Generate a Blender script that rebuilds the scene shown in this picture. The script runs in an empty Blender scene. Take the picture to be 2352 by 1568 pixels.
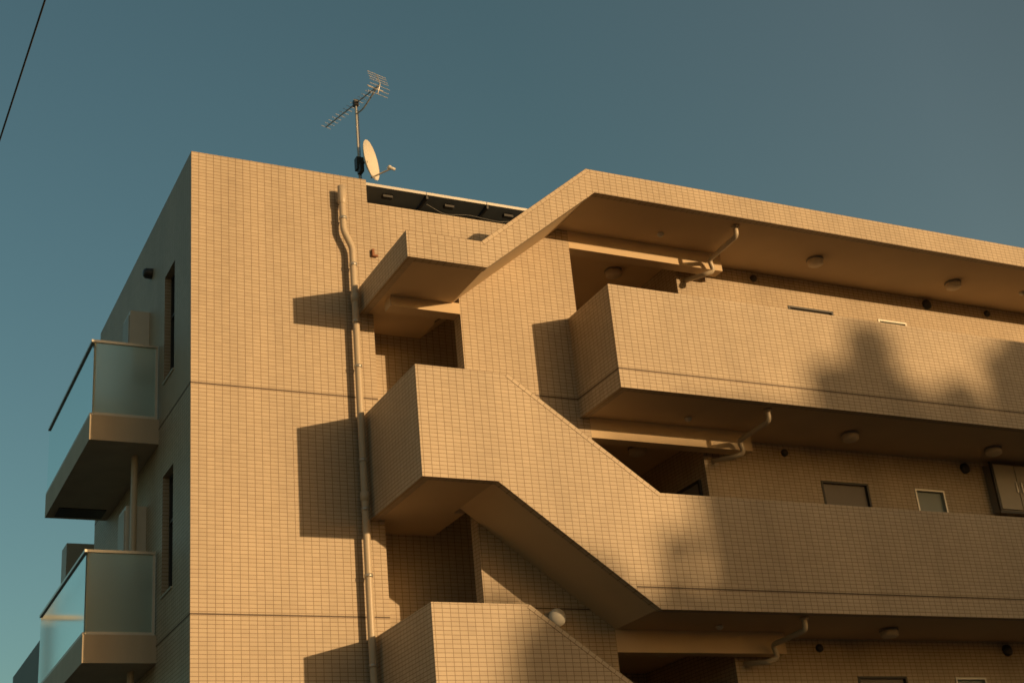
import bpy, bmesh, math, random
from mathutils import Vector, Matrix
random.seed(4)
S=bpy.context.scene
S.view_settings.view_transform='Standard'; S.view_settings.look='None'; S.view_settings.exposure=0
COL=bpy.context.collection
FH=2.9
# ------------------------------------------------------------------ materials
def newmat(n):
    m=bpy.data.materials.new(n); m.use_nodes=True
    nt=m.node_tree; return m,nt,nt.nodes,nt.links,nt.nodes['Principled BSDF']
def simple(n,col,rough=.6,metal=0,var=.08,scale=6,bump=0,streak=0):
    m,nt,N,L,P=newmat(n)
    tc=N.new('ShaderNodeTexCoord'); no=N.new('ShaderNodeTexNoise'); no.inputs['Scale'].default_value=scale; no.inputs['Detail'].default_value=6
    if streak:
        mp=N.new('ShaderNodeMapping'); mp.inputs['Scale'].default_value=(1,1,streak); L.new(tc.outputs['Object'],mp.inputs['Vector']); L.new(mp.outputs[0],no.inputs['Vector'])
    else: L.new(tc.outputs['Object'],no.inputs['Vector'])
    mx=N.new('ShaderNodeMix'); mx.data_type='RGBA'
    mx.inputs[6].default_value=(*[c*(1-var) for c in col],1); mx.inputs[7].default_value=(*[min(1,c*(1+var)) for c in col],1)
    L.new(no.outputs['Fac'],mx.inputs[0]); L.new(mx.outputs[2],P.inputs['Base Color'])
    P.inputs['Roughness'].default_value=rough; P.inputs['Metallic'].default_value=metal
    if bump:
        bp=N.new('ShaderNodeBump'); bp.inputs['Strength'].default_value=bump; bp.inputs['Distance'].default_value=.01
        n2=N.new('ShaderNodeTexNoise'); n2.inputs['Scale'].default_value=60; L.new(tc.outputs['Object'],n2.inputs['Vector'])
        L.new(n2.outputs['Fac'],bp.inputs['Height']); L.new(bp.outputs['Normal'],P.inputs['Normal'])
    return m
def tilemat(n,c1,c2,mortar,ms=.0038):
    m,nt,N,L,P=newmat(n)
    uv=N.new('ShaderNodeTexCoord'); br=N.new('ShaderNodeTexBrick')
    br.offset=0; br.squash=1
    br.inputs['Scale'].default_value=1; br.inputs['Brick Width'].default_value=.1; br.inputs['Row Height'].default_value=.05
    br.inputs['Mortar Size'].default_value=ms; br.inputs['Mortar Smooth'].default_value=.2; br.inputs['Bias'].default_value=0
    br.inputs['Color1'].default_value=(*c1,1); br.inputs['Color2'].default_value=(*c2,1); br.inputs['Mortar'].default_value=(*mortar,1)
    L.new(uv.outputs['UV'],br.inputs['Vector'])
    no=N.new('ShaderNodeTexNoise'); no.inputs['Scale'].default_value=.9; no.inputs['Detail'].default_value=7
    mp=N.new('ShaderNodeMapping'); mp.inputs['Scale'].default_value=(1.6,1.6,.45)
    L.new(uv.outputs['Object'],mp.inputs['Vector']); L.new(mp.outputs['Vector'],no.inputs['Vector'])
    cr=N.new('ShaderNodeMapRange'); cr.inputs[1].default_value=.3; cr.inputs[2].default_value=.7; cr.inputs[3].default_value=.86; cr.inputs[4].default_value=1.06
    L.new(no.outputs['Fac'],cr.inputs[0])
    vm=N.new('ShaderNodeVectorMath'); vm.operation='SCALE'
    L.new(br.outputs['Color'],vm.inputs[0]); L.new(cr.outputs[0],vm.inputs['Scale']); L.new(vm.outputs[0],P.inputs['Base Color'])
    P.inputs['Roughness'].default_value=.55; P.inputs['Specular IOR Level'].default_value=.35
    return m
TILE=tilemat('wall_tile',(.52,.42,.295),(.47,.375,.26),(.20,.13,.07))
DTILE=tilemat('dark_tile',(.10,.10,.095),(.08,.08,.078),(.04,.04,.04))
PLAST=simple('soffit_plaster',(.62,.475,.30),.8,0,.10,1.6,.15)
SLAB=simple('balcony_slab_paint',(.50,.42,.31),.75,0,.16,3.5,.2,.35)
CONC=simple('concrete',(.34,.31,.26),.85,0,.12,3,.2)
SEAL=simple('joint_sealant',(.10,.065,.04),.7)
PIPE=simple('pvc_pipe',(.52,.43,.31),.4,0,.10,3,0,.4)
ALU=simple('aluminium',(.55,.52,.46),.35,.6)
WHITE=simple('white_paint',(.62,.60,.54),.45)
DARK=simple('dark_metal',(.035,.033,.03),.45)
GREYP=simple('grey_panel',(.24,.21,.18),.6)
CREAM=simple('cream_cabinet',(.42,.37,.29),.5)
RUST=simple('rusty_bracket',(.28,.12,.06),.8)
GLASSD=simple('dark_window_glass',(.03,.035,.035),.08)
GLASSL=simple('obscured_glass',(.22,.26,.24),.3)
ASPH=simple('asphalt',(.055,.052,.048),.95,0,.2,1.5,.3)
DISH=simple('dish_enamel',(.72,.66,.55),.4)
SOLAR=simple('panel_backsheet',(.20,.22,.23),.5)
LEAF=simple('leaves',(.06,.085,.03),.8,0,.4,3)
BARK=simple('bark',(.12,.085,.06),.9)
LAMPG=simple('lamp_cover',(.62,.52,.38),.4)
def frosted():
    m,nt,N,L,P=newmat('frosted_glass')
    P.inputs['Base Color'].default_value=(.70,.76,.66,1); P.inputs['Roughness'].default_value=.42
    P.inputs['Transmission Weight'].default_value=.55
    tr=N.new('ShaderNodeBsdfTranslucent'); tr.inputs[0].default_value=(.72,.79,.68,1)
    mx=N.new('ShaderNodeMixShader'); mx.inputs[0].default_value=.45
    L.new(P.outputs[0],mx.inputs[1]); L.new(tr.outputs[0],mx.inputs[2]); L.new(mx.outputs[0],N['Material Output'].inputs[0]); return m
def clearg():
    m,nt,N,L,P=newmat('tinted_glass')
    t=N.new('ShaderNodeBsdfTransparent'); t.inputs[0].default_value=(.42,.56,.53,1)
    g=N.new('ShaderNodeBsdfGlossy'); g.inputs[0].default_value=(.80,.88,.86,1); g.inputs['Roughness'].default_value=.08
    df=N.new('ShaderNodeBsdfDiffuse'); df.inputs[0].default_value=(.36,.45,.42,1)
    fr=N.new('ShaderNodeFresnel'); fr.inputs[0].default_value=1.45
    m0=N.new('ShaderNodeMixShader'); m0.inputs[0].default_value=.45; L.new(t.outputs[0],m0.inputs[1]); L.new(df.outputs[0],m0.inputs[2])
    mx=N.new('ShaderNodeMixShader'); L.new(fr.outputs[0],mx.inputs[0]); L.new(m0.outputs[0],mx.inputs[1]); L.new(g.outputs[0],mx.inputs[2])
    L.new(mx.outputs[0],N['Material Output'].inputs[0]); return m
FROST=frosted(); CLEAR=clearg()
# ------------------------------------------------------------------ mesh builder
def empty(n,loc=(0,0,0)):
    e=bpy.data.objects.new(n,None); COL.objects.link(e); e.location=loc; e.empty_display_size=.3; return e
class B:
    def __init__(s,name): s.n=name; s.v=[]; s.f=[]; s.uv=[]; s.m=[]; s.mats=[]
    def mi(s,m):
        if m not in s.mats: s.mats.append(m)
        return s.mats.index(m)
    def face(s,pts,m,uvf=None):
        pts=[Vector(p) for p in pts]; n=Vector((0,0,0))
        for i in range(len(pts)):
            a=pts[i]; b=pts[(i+1)%len(pts)]
            n+=Vector(((a.y-b.y)*(a.z+b.z),(a.z-b.z)*(a.x+b.x),(a.x-b.x)*(a.y+b.y)))
        ax=max(range(3),key=lambda i:abs(n[i]))
        if uvf: u=[uvf(p) for p in pts]
        elif ax==1: u=[(p.x,p.z) for p in pts]
        elif ax==0: u=[(p.y,p.z) for p in pts]
        else: u=[(p.x,p.y) for p in pts]
        k=len(s.v); s.v+= [tuple(p) for p in pts]; s.f.append(list(range(k,k+len(pts)))); s.uv.append(u); s.m.append(s.mi(m))
    def prism(s,poly,y0,y1,m,mb=None,mt=None,uvf=None):
        mb=mb or m; mt=mt or m
        ar=sum(poly[i][0]*poly[(i+1)%len(poly)][1]-poly[(i+1)%len(poly)][0]*poly[i][1] for i in range(len(poly)))
        if ar<0: poly=poly[::-1]
        s.face([(x,y0,z) for x,z in poly],m,uvf)
        s.face([(x,y1,z) for x,z in poly[::-1]],m,uvf)
        for i in range(len(poly)):
            a=poly[i]; b=poly[(i+1)%len(poly)]
            dx=b[0]-a[0]; dz=b[1]-a[1]
            if abs(dx)<1e-6 or abs(dz)>abs(dx)*3: mm=m
            elif dx>0: mm=mb
            else: mm=mt
            s.face([(a[0],y0,a[1]),(a[0],y1,a[1]),(b[0],y1,b[1]),(b[0],y0,b[1])],mm,uvf)
    def box(s,x0,x1,y0,y1,z0,z1,m,mb=None,mt=None):
        s.prism([(x0,z0),(x1,z0),(x1,z1),(x0,z1)],y0,y1,m,mb,mt)
    def holes(s,axis,c,u0,u1,z0,z1,holes,depth,m):
        P=(lambda u,z,d=0:(c+d,u,z)) if axis=='x' else (lambda u,z,d=0:(u,c+d,z))
        us=sorted({u0,u1,*[h[0] for h in holes],*[h[1] for h in holes]}); zs=sorted({z0,z1,*[h[2] for h in holes],*[h[3] for h in holes]})
        for i in range(len(us)-1):
            for j in range(len(zs)-1):
                cu=(us[i]+us[i+1])/2; cz=(zs[j]+zs[j+1])/2
                if any(h[0]<cu<h[1] and h[2]<cz<h[3] for h in holes): continue
                s.face([P(us[i],zs[j]),P(us[i+1],zs[j]),P(us[i+1],zs[j+1]),P(us[i],zs[j+1])],m)
        for a,b,e,f in holes:
            for q in (((a,e),(b,e)),((b,e),(b,f)),((b,f),(a,f)),((a,f),(a,e))):
                s.face([P(*q[0]),P(*q[1]),P(*q[1],depth),P(*q[0],depth)],m)
    def build(s,parent=None,smooth=False,recalc=False):
        me=bpy.data.meshes.new(s.n); me.from_pydata(s.v,[],s.f)
        for m in s.mats: me.materials.append(m)
        ul=me.uv_layers.new(name='UVMap')
        for p,u,mi in zip(me.polygons,s.uv,s.m):
            p.material_index=mi; p.use_smooth=smooth
            for k,li in enumerate(p.loop_indices): ul.data[li].uv=u[k]
        me.update()
        o=bpy.data.objects.new(s.n,me); COL.objects.link(o)
        if parent: o.parent=parent
        return o
def tube(name,pts,r,mat,parent=None,res=6,fillet=0):
    pts=[Vector(p) for p in pts]
    if fillet:
        q=[pts[0]]
        for i in range(1,len(pts)-1):
            a,b,c=pts[i-1],pts[i],pts[i+1]
            f=min(fillet,(b-a).length*.45,(c-b).length*.45)
            p0=b+(a-b).normalized()*f; p1=b+(c-b).normalized()*f
            for t in (0,.25,.5,.75,1): q.append(p0*(1-t)**2+b*2*t*(1-t)+p1*t*t)
        q.append(pts[-1]); pts=q
    cu=bpy.data.curves.new(name,'CURVE'); cu.dimensions='3D'; cu.bevel_depth=r; cu.bevel_resolution=res; cu.use_fill_caps=True
    sp=cu.splines.new('POLY'); sp.points.add(len(pts)-1)
    for i,p in enumerate(pts): sp.points[i].co=(*p,1)
    sp.use_smooth=True
    cu.materials.append(mat); o=bpy.data.objects.new(name,cu); COL.objects.link(o)
    if parent: o.parent=parent
    return o
def lathe(name,prof,mat,loc,axis=(0,0,1),parent=None,seg=32):
    v=[];f=[]
    for r,h in prof:
        for i in range(seg):
            a=2*math.pi*i/seg; v.append((r*math.cos(a),r*math.sin(a),h))
    for j in range(len(prof)-1):
        for i in range(seg):
            k=(i+1)%seg; f.append((j*seg+i,j*seg+k,(j+1)*seg+k,(j+1)*seg+i))
    me=bpy.data.meshes.new(name); me.from_pydata(v,[],f); me.materials.append(mat)
    for p in me.polygons: p.use_smooth=True
    o=bpy.data.objects.new(name,me); COL.objects.link(o)
    o.rotation_mode='QUATERNION'; o.rotation_quaternion=Vector((0,0,1)).rotation_difference(Vector(axis)); o.location=loc
    if parent: o.parent=parent
    return o
# ------------------------------------------------------------------ apartment building
APT=empty('apartment_building')
XR=22.0; YF=-1.74; T=.12; YC=-.62; YC2=-.42; YB=-.27; YS=.57
# left block ---------------------------------------------------------
b=B('end_block_walls')
wins=[(.86,1.42,9.07,10.66),(.86,1.42,6.17,7.76),(.86,1.42,3.27,4.86)]
dors=[(3.1,4.7,8.58,10.5),(3.1,4.7,5.68,7.6),(3.1,4.7,2.78,4.7)]
b.holes('x',0,0,6.0,0,11.86,wins+dors,.14,TILE)
b.face([(0,0,0),(2.48,0,0),(2.48,0,11.86),(0,0,11.86)],TILE)
b.face([(0,6,0),(XR,6,0),(XR,6,11.49),(0,6,11.49)],TILE)
b.face([(0,6,11.49),(2.48,6,11.49),(2.48,6,11.86),(0,6,11.86)],TILE)
b.face([(2.48,0,0),(2.48,6,0),(2.48,6,11.86),(2.48,0,11.86)],TILE)
for q in (((0,0),(2.48,0),(2.48,.15),(0,.15)),((0,5.85),(2.48,5.85),(2.48,6),(0,6)),((0,.15),(.15,.15),(.15,5.85),(0,5.85)),((2.33,.15),(2.48,.15),(2.48,5.85),(2.33,5.85))):
    b.face([(x,y,11.86) for x,y in q],CONC)
for q in (((.15,.15),(2.33,.15)),((2.33,.15),(2.33,5.85)),((2.33,5.85),(.15,5.85)),((.15,5.85),(.15,.15))):
    b.face([(*q[0],11.4),(*q[1],11.4),(*q[1],11.86),(*q[0],11.86)],CONC)
b.face([(.15,.15,11.4),(2.33,.15,11.4),(2.33,5.85,11.4),(.15,5.85,11.4)],CONC)
b.build(APT)
# corridor wall and hall
b=B('rear_walls')
hw=[]
for fl in (0,1,2,3):
    zt=10.65-FH*fl
    for x0 in (0,5.9):
        hw.append((9.39+x0,10.28+x0,zt-.9,zt)); hw.append((11.2+x0,11.8+x0,zt-.9,zt-.015))
b.holes('y',YB,7.34,XR,0,11.2,hw,.1,TILE)
b.face([(2.48,YS,0),(5.6,YS,0),(5.6,YS,11.3),(2.48,YS,11.3)],TILE)
b.face([(5.6,YS,0),(5.6,2,0),(5.6,2,11.3),(5.6,YS,11.3)],TILE)
b.face([(5.6,2,0),(7.34,2,0),(7.34,2,11.3),(5.6,2,11.3)],TILE)
b.face([(7.34,YB,0),(7.34,2,0),(7.34,2,11.3),(7.34,YB,11.3)],TILE)
b.face([(XR,YB,0),(XR,6,0),(XR,6,11.3),(XR,YB,11.3)],TILE)
b.build(APT)
# windows
w=B('windows')
for y0,y1,z0,z1 in wins:
    for a in ((y0,y0+.035,z0,z1),(y1-.035,y1,z0,z1),(y0+.035,y1-.035,z0,z0+.035),(y0+.035,y1-.035,z1-.035,z1),(y0+.035,y1-.035,z0+.95,z0+.985)):
        w.box(.085,.125,*a,DARK)
    w.box(-.02,.14,y0-.0,y1,z0-.02,z0+.004,ALU)
    w.face([(.11,y0,z0),(.11,y1,z0),(.11,y1,z1),(.11,y0,z1)],GLASSD)
for y0,y1,z0,z1 in dors:
    ym=(y0+y1)/2
    for a in ((y0,y0+.05,z0,z1),(y1-.05,y1,z0,z1),(y0+.05,y1-.05,z0,z0+.05),(y0+.05,y1-.05,z1-.05,z1),(ym-.03,ym+.03,z0+.05,z1-.05)):
        w.box(.07,.125,*a,ALU)
    w.face([(.11,y0,z0),(.11,y1,z0),(.11,y1,z1),(.11,y0,z1)],GLASSD)
for i,(x0,x1,z0,z1) in enumerate(hw):
    big=(x1-x0)>.7
    fm=DARK if big else ALU
    for a in ((x0,x0+.03,z0,z1),(x1-.03,x1,z0,z1)): w.box(a[0],a[1],YB-.012,YB+.07,a[2],a[3],fm)
    for a in ((x0+.03,x1-.03,z0,z0+.03),(x0+.03,x1-.03,z1-.03,z1)): w.box(a[0],a[1],YB-.012,YB+.07,a[2],a[3],fm)
    w.face([(x0,YB+.04,z0),(x1,YB+.04,z0),(x1,YB+.04,z1),(x0,YB+.04,z1)],GREYP if big else GLASSL)
w.build(APT)
# front parapets / flights
p=B('stair_and_corridor_parapets')
s_=B('slabs_and_soffits')
j=B('sealant_joints')
def joint_front(x0,x1,z,y): j.box(x0,x1,y-.003,y+.001,z-.009,z+.009,SEAL)
def joint_side(y0,y1,z,x): j.box(x-.003,x+.001,y0,y1,z-.009,z+.009,SEAL)
def slopestrip(a,c):
    d=Vector((c[0]-a[0],c[1]-a[1])); L=d.length; d/=L; n=Vector((d.y,-d.x))
    if n.y>0: n=-n
    h=.056
    q=[a,c,(c[0]+n.x*h,c[1]+n.y*h),(a[0]+n.x*h,a[1]+n.y*h)]
    f=lambda P:(((P.x-a[0])*d.x+(P.z-a[1])*d.y),((P.x-a[0])*n.x+(P.z-a[1])*n.y)*.9)
    p.prism(q,YF-.004,YF+.02,TILE,uvf=f)
for k in (0,1):
    o=-FH*k
    poly=[(2.27,6.85),(3.25,6.85),(5.31,5.35),(XR,5.35),(XR,6.84),(5.52,6.84),(3.51,8.27),(2.27,8.27)]
    p.prism([(x,z+o) for x,z in poly],YF,YF+T,TILE)
    slopestrip((3.51,8.272+o),(5.52,6.842+o))
    p.box(2.27,2.27+T,YF+T,0,6.85+o,8.27+o,TILE)
    joint_front(5.0,XR,5.62+o,YF)
    # outer flight slab, landing, corridor
    s_.prism([(3.25,6.87+o),(5.31,5.37+o),(5.5,5.37+o),(5.5,5.62+o),(3.4,7.07+o),(3.25,7.07+o)],YF+T-.01,YC,PLAST)
    s_.box(2.33,3.25,YF+T-.01,0,6.87+o,7.07+o,PLAST)
    s_.box(2.48,3.40,0,YS,6.87+o,7.07+o,PLAST)
    s_.prism([(3.25,6.87+o),(3.40,6.87+o),(5.13,8.27+o),(5.3,8.27+o),(5.3,8.52+o),(5.15,8.52+o),(3.40,7.07+o),(3.25,7.07+o)],YC2,0,PLAST)
    s_.prism([(3.40,6.87+o),(5.13,8.27+o),(5.3,8.27+o),(5.3,8.52+o),(5.15,8.52+o),(3.40,7.07+o)],0,YS,PLAST)
    s_.box(5.5,XR,YF+T-.01,YB,5.37+o,5.62+o,PLAST)
    s_.box(5.3,7.34,YB,2,5.37+o,5.62+o,PLAST)
    for i in range(8):
        x=5.4-.235*i; z=5.62+o+.181*i
        s_.box(x-.235,x,YF+T,YC,z,z+.181,CONC)
    for i in range(8):
        x=3.40+.22*i; z=7.07+o+.181*i
        s_.box(x,x+.22,YC2,YS,z-.02,z+.181,CONC)
# top corridor (4th floor)
p.prism([(5.15,8.25),(XR,8.25),(XR,9.74),(5.15,9.74)],YF,YF+T,TILE)
p.box(5.15,5.15+T,YF+T,YC,8.25,9.74,TILE)
joint_front(5.147,XR,8.52,YF); joint_side(YF-.003,YC,8.52,5.15)
s_.box(5.2,XR,YF+T-.01,YB,8.27,8.52,PLAST); s_.box(5.3,7.34,YB,2,8.27,8.52,PLAST)
# ground-floor stair
p.prism([(2.27,0),(5.3,0),(5.52,1.04),(3.51,2.47),(2.27,2.47)],YF,YF+T,TILE); p.box(2.27,2.27+T,YF+T,0,0,2.47,TILE)
# end wall of floor far right
p.box(XR,XR+.15,YF,0,0,11.5,TILE)
# central stair wall
p.prism([(3.48,0),(5.3,0),(5.3,11.2),(5.1,11.2),(3.48,9.86)],YC,YC2,TILE)
# roof fascia
p.prism([(2.27,9.73),(3.37,9.73),(5.13,11.14),(XR,11.14),(XR,11.5),(5.04,11.5),(3.32,10.1),(2.27,10.1)],YF,YF+T,TILE)
slopestrip((3.32,10.102),(5.04,11.502))
p.box(2.27,2.27+T,YF+T,0,9.73,10.1,TILE)
s_.prism([(2.33,9.75),(3.37,9.75),(5.13,11.16),(XR,11.16),(XR,11.45),(5.04,11.45),(3.32,10.05),(2.33,10.05)],YF+T-.01,0,PLAST,mt=CONC)
p.prism([(2.48,9.75),(3.4,9.75),(5.13,11.16),(XR,11.16),(XR,11.49),(2.48,11.49)],0,5.99,TILE,mb=PLAST,mt=CONC)
# beams
s_.box(2.48,3.48,YC-.0,YC2,9.60,9.76,PLAST)
for k in (0,1,2):
    s_.box(5.3,7.96,YC,YC2,10.88-FH*k,11.18-FH*k,PLAST)
    joint_front(3.48,5.3,8.52-FH*k,YC)
for z in (8.52,5.62,2.72):
    joint_front(-.003,2.48,z,0); joint_side(-.003,6,z,0)
p.build(APT); s_.build(APT); j.build(APT)
# hall doors
d=B('hall_doors')
for fl in range(4):
    o=-FH*fl; z=8.52+o
    d.box(7.30,7.34,-.12,.02-.1,z,z+2.06,DARK); d.box(7.30,7.34,.78,.82,z,z+2.06,DARK); d.box(7.30,7.34,-.08,.78,z+2.02,z+2.06,DARK)
    d.box(7.315,7.34,-.08,.78,z,z+2.02,GREYP); d.box(7.27,7.315,.0,.03,z+.9,z+1.25,ALU)
d.build(APT)
# meter cupboard floor 3
c=B('meter_cupboard')
c.box(12.75,14.6,YB-.16,YB,7.40,8.2,GREYP)
c.box(12.74,14.61,YB-.17,YB-.15,7.38,7.42,DARK); c.box(12.735,12.775,YB-.19,YB-.15,7.42,8.22,DARK)
for x in (12.79,13.245,13.70,14.155): c.box(x,x+.435,YB-.185,YB-.16,7.44,8.18,CREAM)
for x in (13.18,13.29,14.09,14.2): c.box(x,x+.025,YB-.205,YB-.185,7.72,7.9,ALU)
c.build(APT)
# vents on corridor wall
for fl in range(3):
    o=-FH*fl
    for x,r in ((8.8,.055),(12.35,.085),(13.7,.055)):
        lathe('vent_cap',[(0,.05),(r*.6,.05),(r,.035),(r*1.05,0)],DARK,(x,YB,11.04+o),(0,-1,0),APT)
# ---- balconies
for k in range(3):
    o=-FH*k
    bb=B('balcony'); y0,y1=1.68,5.10; x0=-.90
    bb.prism([(x0+.0,8.31+o),(0,8.31+o),(0,8.66+o),(x0,8.66+o)],y0,y1,SLAB)
    bb.box(x0+.12,-.1,y0+.9*3.2,y1-.12,8.295+o,8.31+o,DARK)
    # coping + rails
    bb.box(x0-.01,x0+.05,y0-.01,y1,9.70+o,9.735+o,ALU); bb.box(x0+.05,-.02,y0-.01,y0+.035,9.70+o,9.735+o,ALU)
    bb.box(x0+.05,-.02,y0,y0+.03,8.66+o,8.695+o,WHITE); bb.box(x0,x0+.03,y0+.03,y1,8.66+o,8.695+o,WHITE)
    bb.box(-.055,-.02,y0,y0+.035,8.695+o,9.70+o,WHITE)
    for i in range(5):
        y=y0+.03+(y1-y0-.06)*i/4
        bb.box(x0+.03,x0+.055,y-.012,y+.012,8.66+o,9.70+o,ALU)
    bb.box(x0+.0,-.02,y1-.03,y1,9.70+o,9.735+o,ALU)
    bb.face([(x0+.03,y0+.012,8.69+o),(-.055,y0+.012,8.69+o),(-.055,y0+.012,9.70+o),(x0+.03,y0+.012,9.70+o)],FROST)
    bb.face([(x0+.03,y1-.012,8.69+o),(-.055,y1-.012,8.69+o),(-.055,y1-.012,9.70+o),(x0+.03,y1-.012,9.70+o)],FROST)
    bb.face([(x0+.012,y0+.01,8.69+o),(x0+.012,y1,8.69+o),(x0+.012,y1,9.70+o),(x0+.012,y0+.01,9.70+o)],CLEAR)
    bb.build(APT)
    h=B('water_heater'); h.box(-.27,0,2.35,2.8,9.45+o,10.56+o,WHITE); h.box(-.285,-.27,2.38,2.77,9.5+o,10.5+o,CREAM); h.build()
    tube('balcony_drainpipe',[(-.2,2.2,8.31+o),(-.2,2.2,8.31-FH+.35+o)],.045,PIPE,APT)
hood=lathe('wall_vent_hood',[(0,.13),(.05,.125),(.075,.09),(.08,.0)],DARK,(0,2.23,11.12),(-1,0,0),APT)
# ---- drainpipe on front
DP=empty('drainpipe',(0,0,0)); yp=-.13
tube('pipe',[(2.06,-.02,11.42),(2.06,yp,11.44),(2.06,yp,10.92),(2.175,yp,10.66),(2.175,yp,0)],.046,PIPE,DP,8,.06)
lathe('hopper',[(0,.0),(.058,0),(.058,-.26),(.047,-.28)],PIPE,(2.06,yp,11.6),(0,0,1),DP)
for z,x in ((11.1,2.06),(10.4,2.175),(9.55,2.175),(8.9,2.175),(7.6,2.175),(6.95,2.175),(6.1,2.175),(5.0,2.175),(4.0,2.175),(2.5,2.175)):
    lathe('bracket_ring',[(.047,-.02),(.054,-.02),(.054,.02),(.047,.02)],ALU,(x,yp,z),(0,0,1),DP)
    tube('bracket_arm',[(x,yp,z),(x,0,z)],.008,ALU,DP,2)
for z in (9.9,7.12,4.6): lathe('pipe_collar',[(.046,-.06),(.056,-.055),(.056,.055),(.046,.06)],PIPE,(2.175,yp,z),(0,0,1),DP)
hk=B('wall_hook'); hk.box(2.50,2.53,-.05,0,10.63,10.74,RUST); hk.box(2.53,2.58,-.05,-.02,10.63,10.655,RUST); hk.build()
# ---- ceiling pipes & lamps
for k in range(3):
    o=-FH*k
    g=empty('ceiling_drainpipe')
    tube('pipe',[(7.66,-1.47,11.16+o),(7.66,-1.47,11.0+o),(7.65,-.74,10.97+o),(7.72,-.72,10.80+o),(7.60,-.66,10.76+o),(7.5,-.36,10.80+o),(7.5,YB,10.82+o)],.036,PIPE,g,6,.06)
    lathe('flange',[(.036,0),(.06,0),(.06,-.03),(.036,-.035)],PIPE,(7.66,-1.47,11.16+o),(0,0,1),g)
    for x,y in ((6.6,.3),(9.53,-.93),(12.39,-.9),(15.3,-.9),(18.2,-.9)):
        e=empty('ceiling_lamp',(x,y,11.16+o))
        lathe('base',[(0,0),(.135,0),(.135,-.025),(.0,-.025)],GREYP,(0,0,0),(0,0,1),e)
        lathe('cover',[(.118,-.025),(.128,-.035),(.125,-.09),(.095,-.112),(0,-.12)],LAMPG,(0,0,0),(0,0,1),e)
    for x in (6.69,13.9):
        lathe('smoke_detector',[(0,0),(.05,0),(.05,-.02),(.03,-.045),(0,-.05)],WHITE,(x,-.94,11.16+o))
# round wall lamp in stair
e=empty('wall_lamp',(4.42,YC,5.48)); lathe('mount',[(0,0),(.06,0),(.06,.04),(0,.04)],ALU,(0,0,0),(0,-1,0),e)
lathe('globe',[(0,.2)]+[(.115*math.sin(a),.11+.085*math.cos(a)) for a in [math.pi*i/12 for i in range(1,12)]]+[(0,.02)],WHITE,(0,0,0),(0,-1,0),e)
# ---- solar array
sa=empty('solar_panel_array')
q=B('panels')
for i in range(3):
    x0=2.56+i*.98; x1=x0+.97
    def P(x,t,dz=0): return (x,.3+1.6*t,11.96-.12*t+dz)
    q.face([P(x0,0),P(x1,0),P(x1,1),P(x0,1)],SOLAR)
    q.face([P(x0,0,.035),P(x1,0,.035),P(x1,1,.035),P(x0,1,.035)],GLASSD)
    q.box(x0,x1,.28,.3,11.955,11.998,ALU)
    q.box(x0+.35,x0+.5,.42,.50,11.90,11.945,DARK)
    q.box(x0,x0+.03,.3,1.9,11.90,11.955,DARK)
q.box(2.56,5.5,.66,.69,11.84,11.90,DARK); q.box(2.56,5.5,1.3,1.33,11.76,11.84,DARK)
for x in (2.7,4.0,5.3):
    q.box(x,x+.04,1.3,1.34,11.45,11.8,DARK); q.box(x,x+.04,.66,.70,11.45,11.84,DARK)
q.build(sa)
tube('cable',[(3.6,.45,11.9),(3.9,.5,11.80),(4.3,.5,11.86),(4.8,.5,11.82),(5.2,.5,11.9)],.008,DARK,sa,2,.1)
# ---- antenna
an=empty('tv_antenna')
mx,my=2.55,.4
tube('mast',[(mx,my,11.4),(mx,my,13.46)],.018,ALU,an)
tube('stay',[(mx+.03,my,12.0),(mx+.03,my,13.3)],.006,DARK,an,2)
bd=Vector((.272,-.962,0)).normalized(); pd=Vector((.962,.272,0))
A=Vector((2.35,1.15,13.42)); L=1.36
tube('boom',[A,A+bd*L],.010,ALU,an)
for i in range(13):
    c0=A+bd*(L-.25)*i/12; l=.085
    tube('element',[c0-pd*l,c0+pd*l],.0035,ALU,an,2)
c0=A+bd*(L-.12)
tube('dipole',[c0-pd*.14,c0+pd*.14],.008,ALU,an,2)
E=A+bd*L
tube('support',[Vector((mx,my,13.22)),Vector((mx,my,13.22))+bd*.18,E-bd*.25+Vector((0,0,-.10)),E-bd*.05],.012,ALU,an,4,.08)
tube('reflector_frame',[E-bd*.07+Vector((0,0,.21)),E,E-bd*.07+Vector((0,0,-.13))],.008,ALU,an,4)
for zz,ff,l in ((.21,-.07,.17),(.16,-.055,.17),(.10,-.035,.17),(.05,-.02,.17),(-.03,-.01,.18),(-.08,-.04,.18),(-.13,-.07,.18)):
    cc=E+bd*ff+Vector((0,0,zz))
    tube('reflector_rod',[cc-pd*l,cc+pd*l],.004,ALU,an,2)
bx=B('clamp'); bx.box(mx-.035,mx+.035,my-.035,my+.035,13.36,13.46,DARK); bx.build(an)
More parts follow.
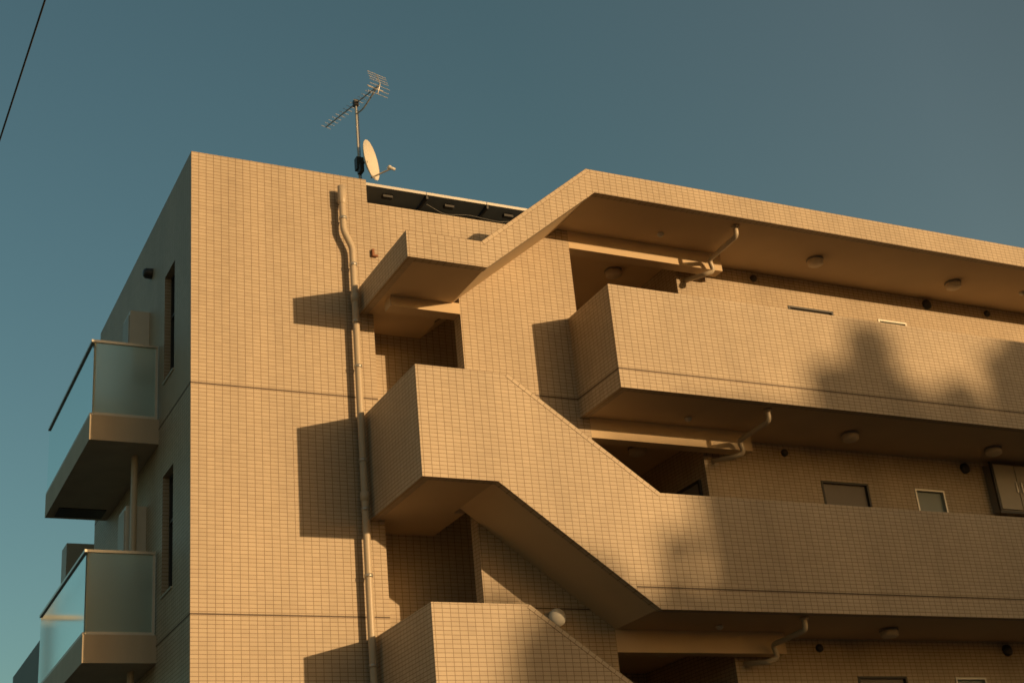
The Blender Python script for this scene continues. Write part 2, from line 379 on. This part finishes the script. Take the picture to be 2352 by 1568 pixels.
# dish
ds=empty('satellite_dish')
n=Vector((.74,-.67,.05)).normalized(); dc=Vector((2.68,.26,12.37))
lathe('reflector',[(r*1.22,h*1.1) for r,h in [(0,-.055),(.08,-.05),(.15,-.035),(.21,-.012),(.245,.01),(.25,.012),(.25,.006),(.21,-.02),(.15,-.043),(.08,-.06),(0,-.066)]],DISH,dc,n,ds,40)
up=(Vector((0,0,1))-n*n.z).normalized(); bot=dc-up*.29
tip=bot+n*.30+Vector((0,0,.06))
tube('arm',[bot-n*.03,tip],.012,ALU,ds,4)
lathe('lnb',[(0,-.05),(.022,-.05),(.022,.02),(.032,.03),(.032,.06),(0,.065)],WHITE,tip,(dc-tip).normalized(),ds,16)
tube('bracket',[dc-n*.06,Vector((mx,my,12.36))],.022,DARK,ds,4)
bx=B('mount_plate'); bx.box(mx-.05,mx+.06,my-.05,my+.05,12.26,12.46,DARK); bx.box(mx-.03,mx+.03,my-.12,my+.0,12.18,12.3,DARK); bx.build(ds)
# ------------------------------------------------------------------ neighbours behind
nb=empty('neighbouring_house')
h=B('lower_wing'); h.box(-.31,6,7.2,12,0,7.37,DTILE,mt=CONC); h.build(nb)
h=B('upper_storey'); h.box(-.2,6,7.3,7.75,7.375,8.60,CREAM,mt=CONC); h.build(nb)
# ------------------------------------------------------------------ things across the street (cast the evening shadows)
hx,hy=.467,-.884; px_,py_=.884,.467; D=60
def ZB(b,dd=D): return b+.1263*dd
def W(a,dd,z): return (hx*dd+px_*a, hy*dd+py_*a, z)
def obox(bl,a0,a1,d0,d1,z0,z1,m):
    c=[(a0,d0),(a1,d0),(a1,d1),(a0,d1)]
    for i in range(4):
        q0,q1=c[i],c[(i+1)%4]
        bl.face([W(*q0,z0),W(*q1,z0),W(*q1,z1),W(*q0,z1)],m)
    bl.face([W(*k,z1) for k in c],m)
ob=empty('opposite_building')
h=B('walls'); obox(h,4.55,34,D,D+12,0,ZB(7.6),CONC); obox(h,2.2,4.55,D+.5,D+10,0,ZB(4.7),CONC); obox(h,16,22,D+3,D+8,ZB(7.6)+.005,ZB(9),CONC)
for fl in range(4):
    for i in range(8):
        a=6+i*2.9; z=1+fl*2.95
        obox(h,a,a+1.7,D-.03,D+.05,z,z+1.3,GLASSD)
h.build(ob)
def tree(a,dd,ztop,rx,rz,nleaf,seed):
    rnd=random.Random(seed); e=empty('tree',W(a,dd,0))
    cz=ztop-rz
    me=bpy.data.meshes.new('crown'); v=[];f=[]
    cl=[]
    for i in range(30):
        u=rnd.uniform(-1,1); th=rnd.uniform(0,6.283); rr=rnd.uniform(.35,.82); q=math.sqrt(1-u*u)
        cl.append((rx*rr*q*math.cos(th),rx*rr*q*math.sin(th),cz+rz*rr*u,rnd.uniform(.28,.42)*rx))
    cl.append((0,0,ztop-.35*rx,.35*rx))
    for i in range(nleaf):
        c=rnd.choice(cl); u=rnd.uniform(-1,1); th=rnd.uniform(0,6.283); r=c[3]*rnd.random()**.4; q=math.sqrt(1-u*u)
        o=Vector((c[0]+r*q*math.cos(th),c[1]+r*q*math.sin(th),c[2]+r*u))
        M=Matrix.Rotation(rnd.uniform(0,6.28),3,'Z')@Matrix.Rotation(rnd.uniform(-1.4,1.4),3,'X')
        s=rnd.uniform(.08,.14); k=len(v)
        for x,y in ((-1,0),(0,-.5),(1,0),(0,.5)): v.append(tuple(o+M@Vector((x*s,y*s,0))))
        f.append((k,k+1,k+2,k+3))
    me.from_pydata(v,[],f); me.materials.append(LEAF); o=bpy.data.objects.new('crown',me); COL.objects.link(o); o.parent=e
    cu=bpy.data.curves.new('trunk','CURVE'); cu.dimensions='3D'; cu.bevel_depth=1; cu.bevel_resolution=4
    def br(p0,p1,r0,r1):
        sp=cu.splines.new('POLY'); sp.points.add(3)
        for i in range(4):
            t=i/3; pp=Vector(p0).lerp(Vector(p1),t)+Vector((rnd.uniform(-.06,.06),rnd.uniform(-.06,.06),0))*(0<i<3)
            sp.points[i].co=(*pp,1); sp.points[i].radius=r0+(r1-r0)*t
    br((0,0,0),(0,0,cz),.22,.1)
    for c in cl[:12]: br((0,0,cz-rz*.6+rnd.uniform(-.5,.8)),c[:3],.07,.02)
    cu.materials.append(BARK); o=bpy.data.objects.new('trunk',cu); COL.objects.link(o); o.parent=e
d3=D-3
tree(7.6,d3,ZB(9.0,d3),1.25,1.9,12000,1)
tree(10.5,d3,ZB(9.25,d3),1.6,2.3,16000,2)
tree(9.0,d3+1,ZB(8.25,d3),1.2,1.9,9000,8)
tree(3.0,d3,ZB(5.6,d3),1.5,2.4,15000,3)
tree(4.2,d3+1,ZB(6.0,d3),.8,1.6,7000,9)
tree(13.4,D-4,ZB(9.2,D-4),1.9,2.6,12000,5)
# ------------------------------------------------------------------ cable and poles
cb=tube('overhead_cable',[(-2.62,-30,9.75),(-2.66,-18,9.58),(-2.70,-5.64,9.5),(-2.75,-3.29,9.5),(-2.9,8,9.6),(-3.0,18,9.75)],.009,DARK,None,3)
for x,y in ((-2.62,-30),(-3.0,18)):
    e=empty('utility_pole',(x,y,0))
    lathe('shaft',[(.17,0),(.10,10.6),(0,10.61)],CONC,(0,0,0),(0,0,1),e)
    g=B('crossarm'); g.box(-.8,.8,-.05,.05,9.95,10.05,ALU); g.build(e)
    lathe('insulator',[(0,0),(.05,0),(.03,.05),(.05,.08),(0,.12)],WHITE,(0,-.0,10.6),(0,0,1),e)
g=B('ground'); g.face([(-400,-400,0),(400,-400,0),(400,400,0),(-400,400,0)],ASPH); g.build()
# ------------------------------------------------------------------ light
EL=math.radians(7.2); sd=Vector((.467*math.cos(EL),-.884*math.cos(EL),math.sin(EL))).normalized()
su=bpy.data.lights.new('sun','SUN'); su.energy=3.85; su.angle=math.radians(.6); su.color=(1,.65,.315)
so=bpy.data.objects.new('sun',su); COL.objects.link(so); so.rotation_mode='QUATERNION'; so.rotation_quaternion=sd.to_track_quat('Z','Y'); so.location=(30,-50,20)
wd=bpy.data.worlds.new('World'); S.world=wd; wd.use_nodes=True; N=wd.node_tree.nodes; Lk=wd.node_tree.links
sky=N.new('ShaderNodeTexSky'); sky.sky_type='NISHITA'; sky.sun_disc=False; sky.sun_elevation=EL; sky.sun_rotation=math.atan2(.467,-.884)
sky.air_density=1.0; sky.dust_density=1.5; sky.ozone_density=1.5
bg=N['Background']; bg.inputs[1].default_value=.10
tc=N.new('ShaderNodeTexCoord'); dt=N.new('ShaderNodeVectorMath'); dt.operation='DOT_PRODUCT'; dt.inputs[1].default_value=(.467,-.884,0)
Lk.new(tc.outputs['Generated'],dt.inputs[0])
mr=N.new('ShaderNodeMapRange'); mr.inputs[1].default_value=-1; mr.inputs[2].default_value=1; Lk.new(dt.outputs['Value'],mr.inputs[0])
cr=N.new('ShaderNodeValToRGB'); E_=cr.color_ramp.elements; E_[0].position=.1; E_[0].color=(.47,.57,.46,1); E_[1].position=1; E_[1].color=(.56,.43,.28,1)
e1=E_.new(.40); e1.color=(.78,.72,.54,1)
e1=E_.new(.28); e1.color=(.55,.62,.475,1)
e1=E_.new(.6); e1.color=(.60,.49,.34,1)
Lk.new(mr.outputs[0],cr.inputs[0])
sc=N.new('ShaderNodeVectorMath'); sc.operation='SCALE'; sc.inputs['Scale'].default_value=2.0; Lk.new(cr.outputs[0],sc.inputs[0])
mm=N.new('ShaderNodeVectorMath'); mm.operation='MULTIPLY'
Lk.new(sky.outputs[0],mm.inputs[0]); Lk.new(sc.outputs[0],mm.inputs[1]); Lk.new(mm.outputs[0],bg.inputs[0])
# ------------------------------------------------------------------ camera
right=Vector((.8942,-.4341,-.0885)); fwd=Vector((.4347,.8052,.4040)).normalized()
right=(right-fwd*right.dot(fwd)).normalized(); upv=right.cross(fwd)
cam=bpy.data.cameras.new('camera'); cam.sensor_width=36; cam.lens=3220/2352*36; cam.clip_end=2000
cam.dof.use_dof=True; cam.dof.focus_distance=11; cam.dof.aperture_fstop=4.0
co=bpy.data.objects.new('camera',cam); COL.objects.link(co)
M=Matrix((right,upv,-fwd)).transposed().to_4x4(); M.translation=Vector((-4.04,-15.93,1.6)); co.matrix_world=M
S.camera=co
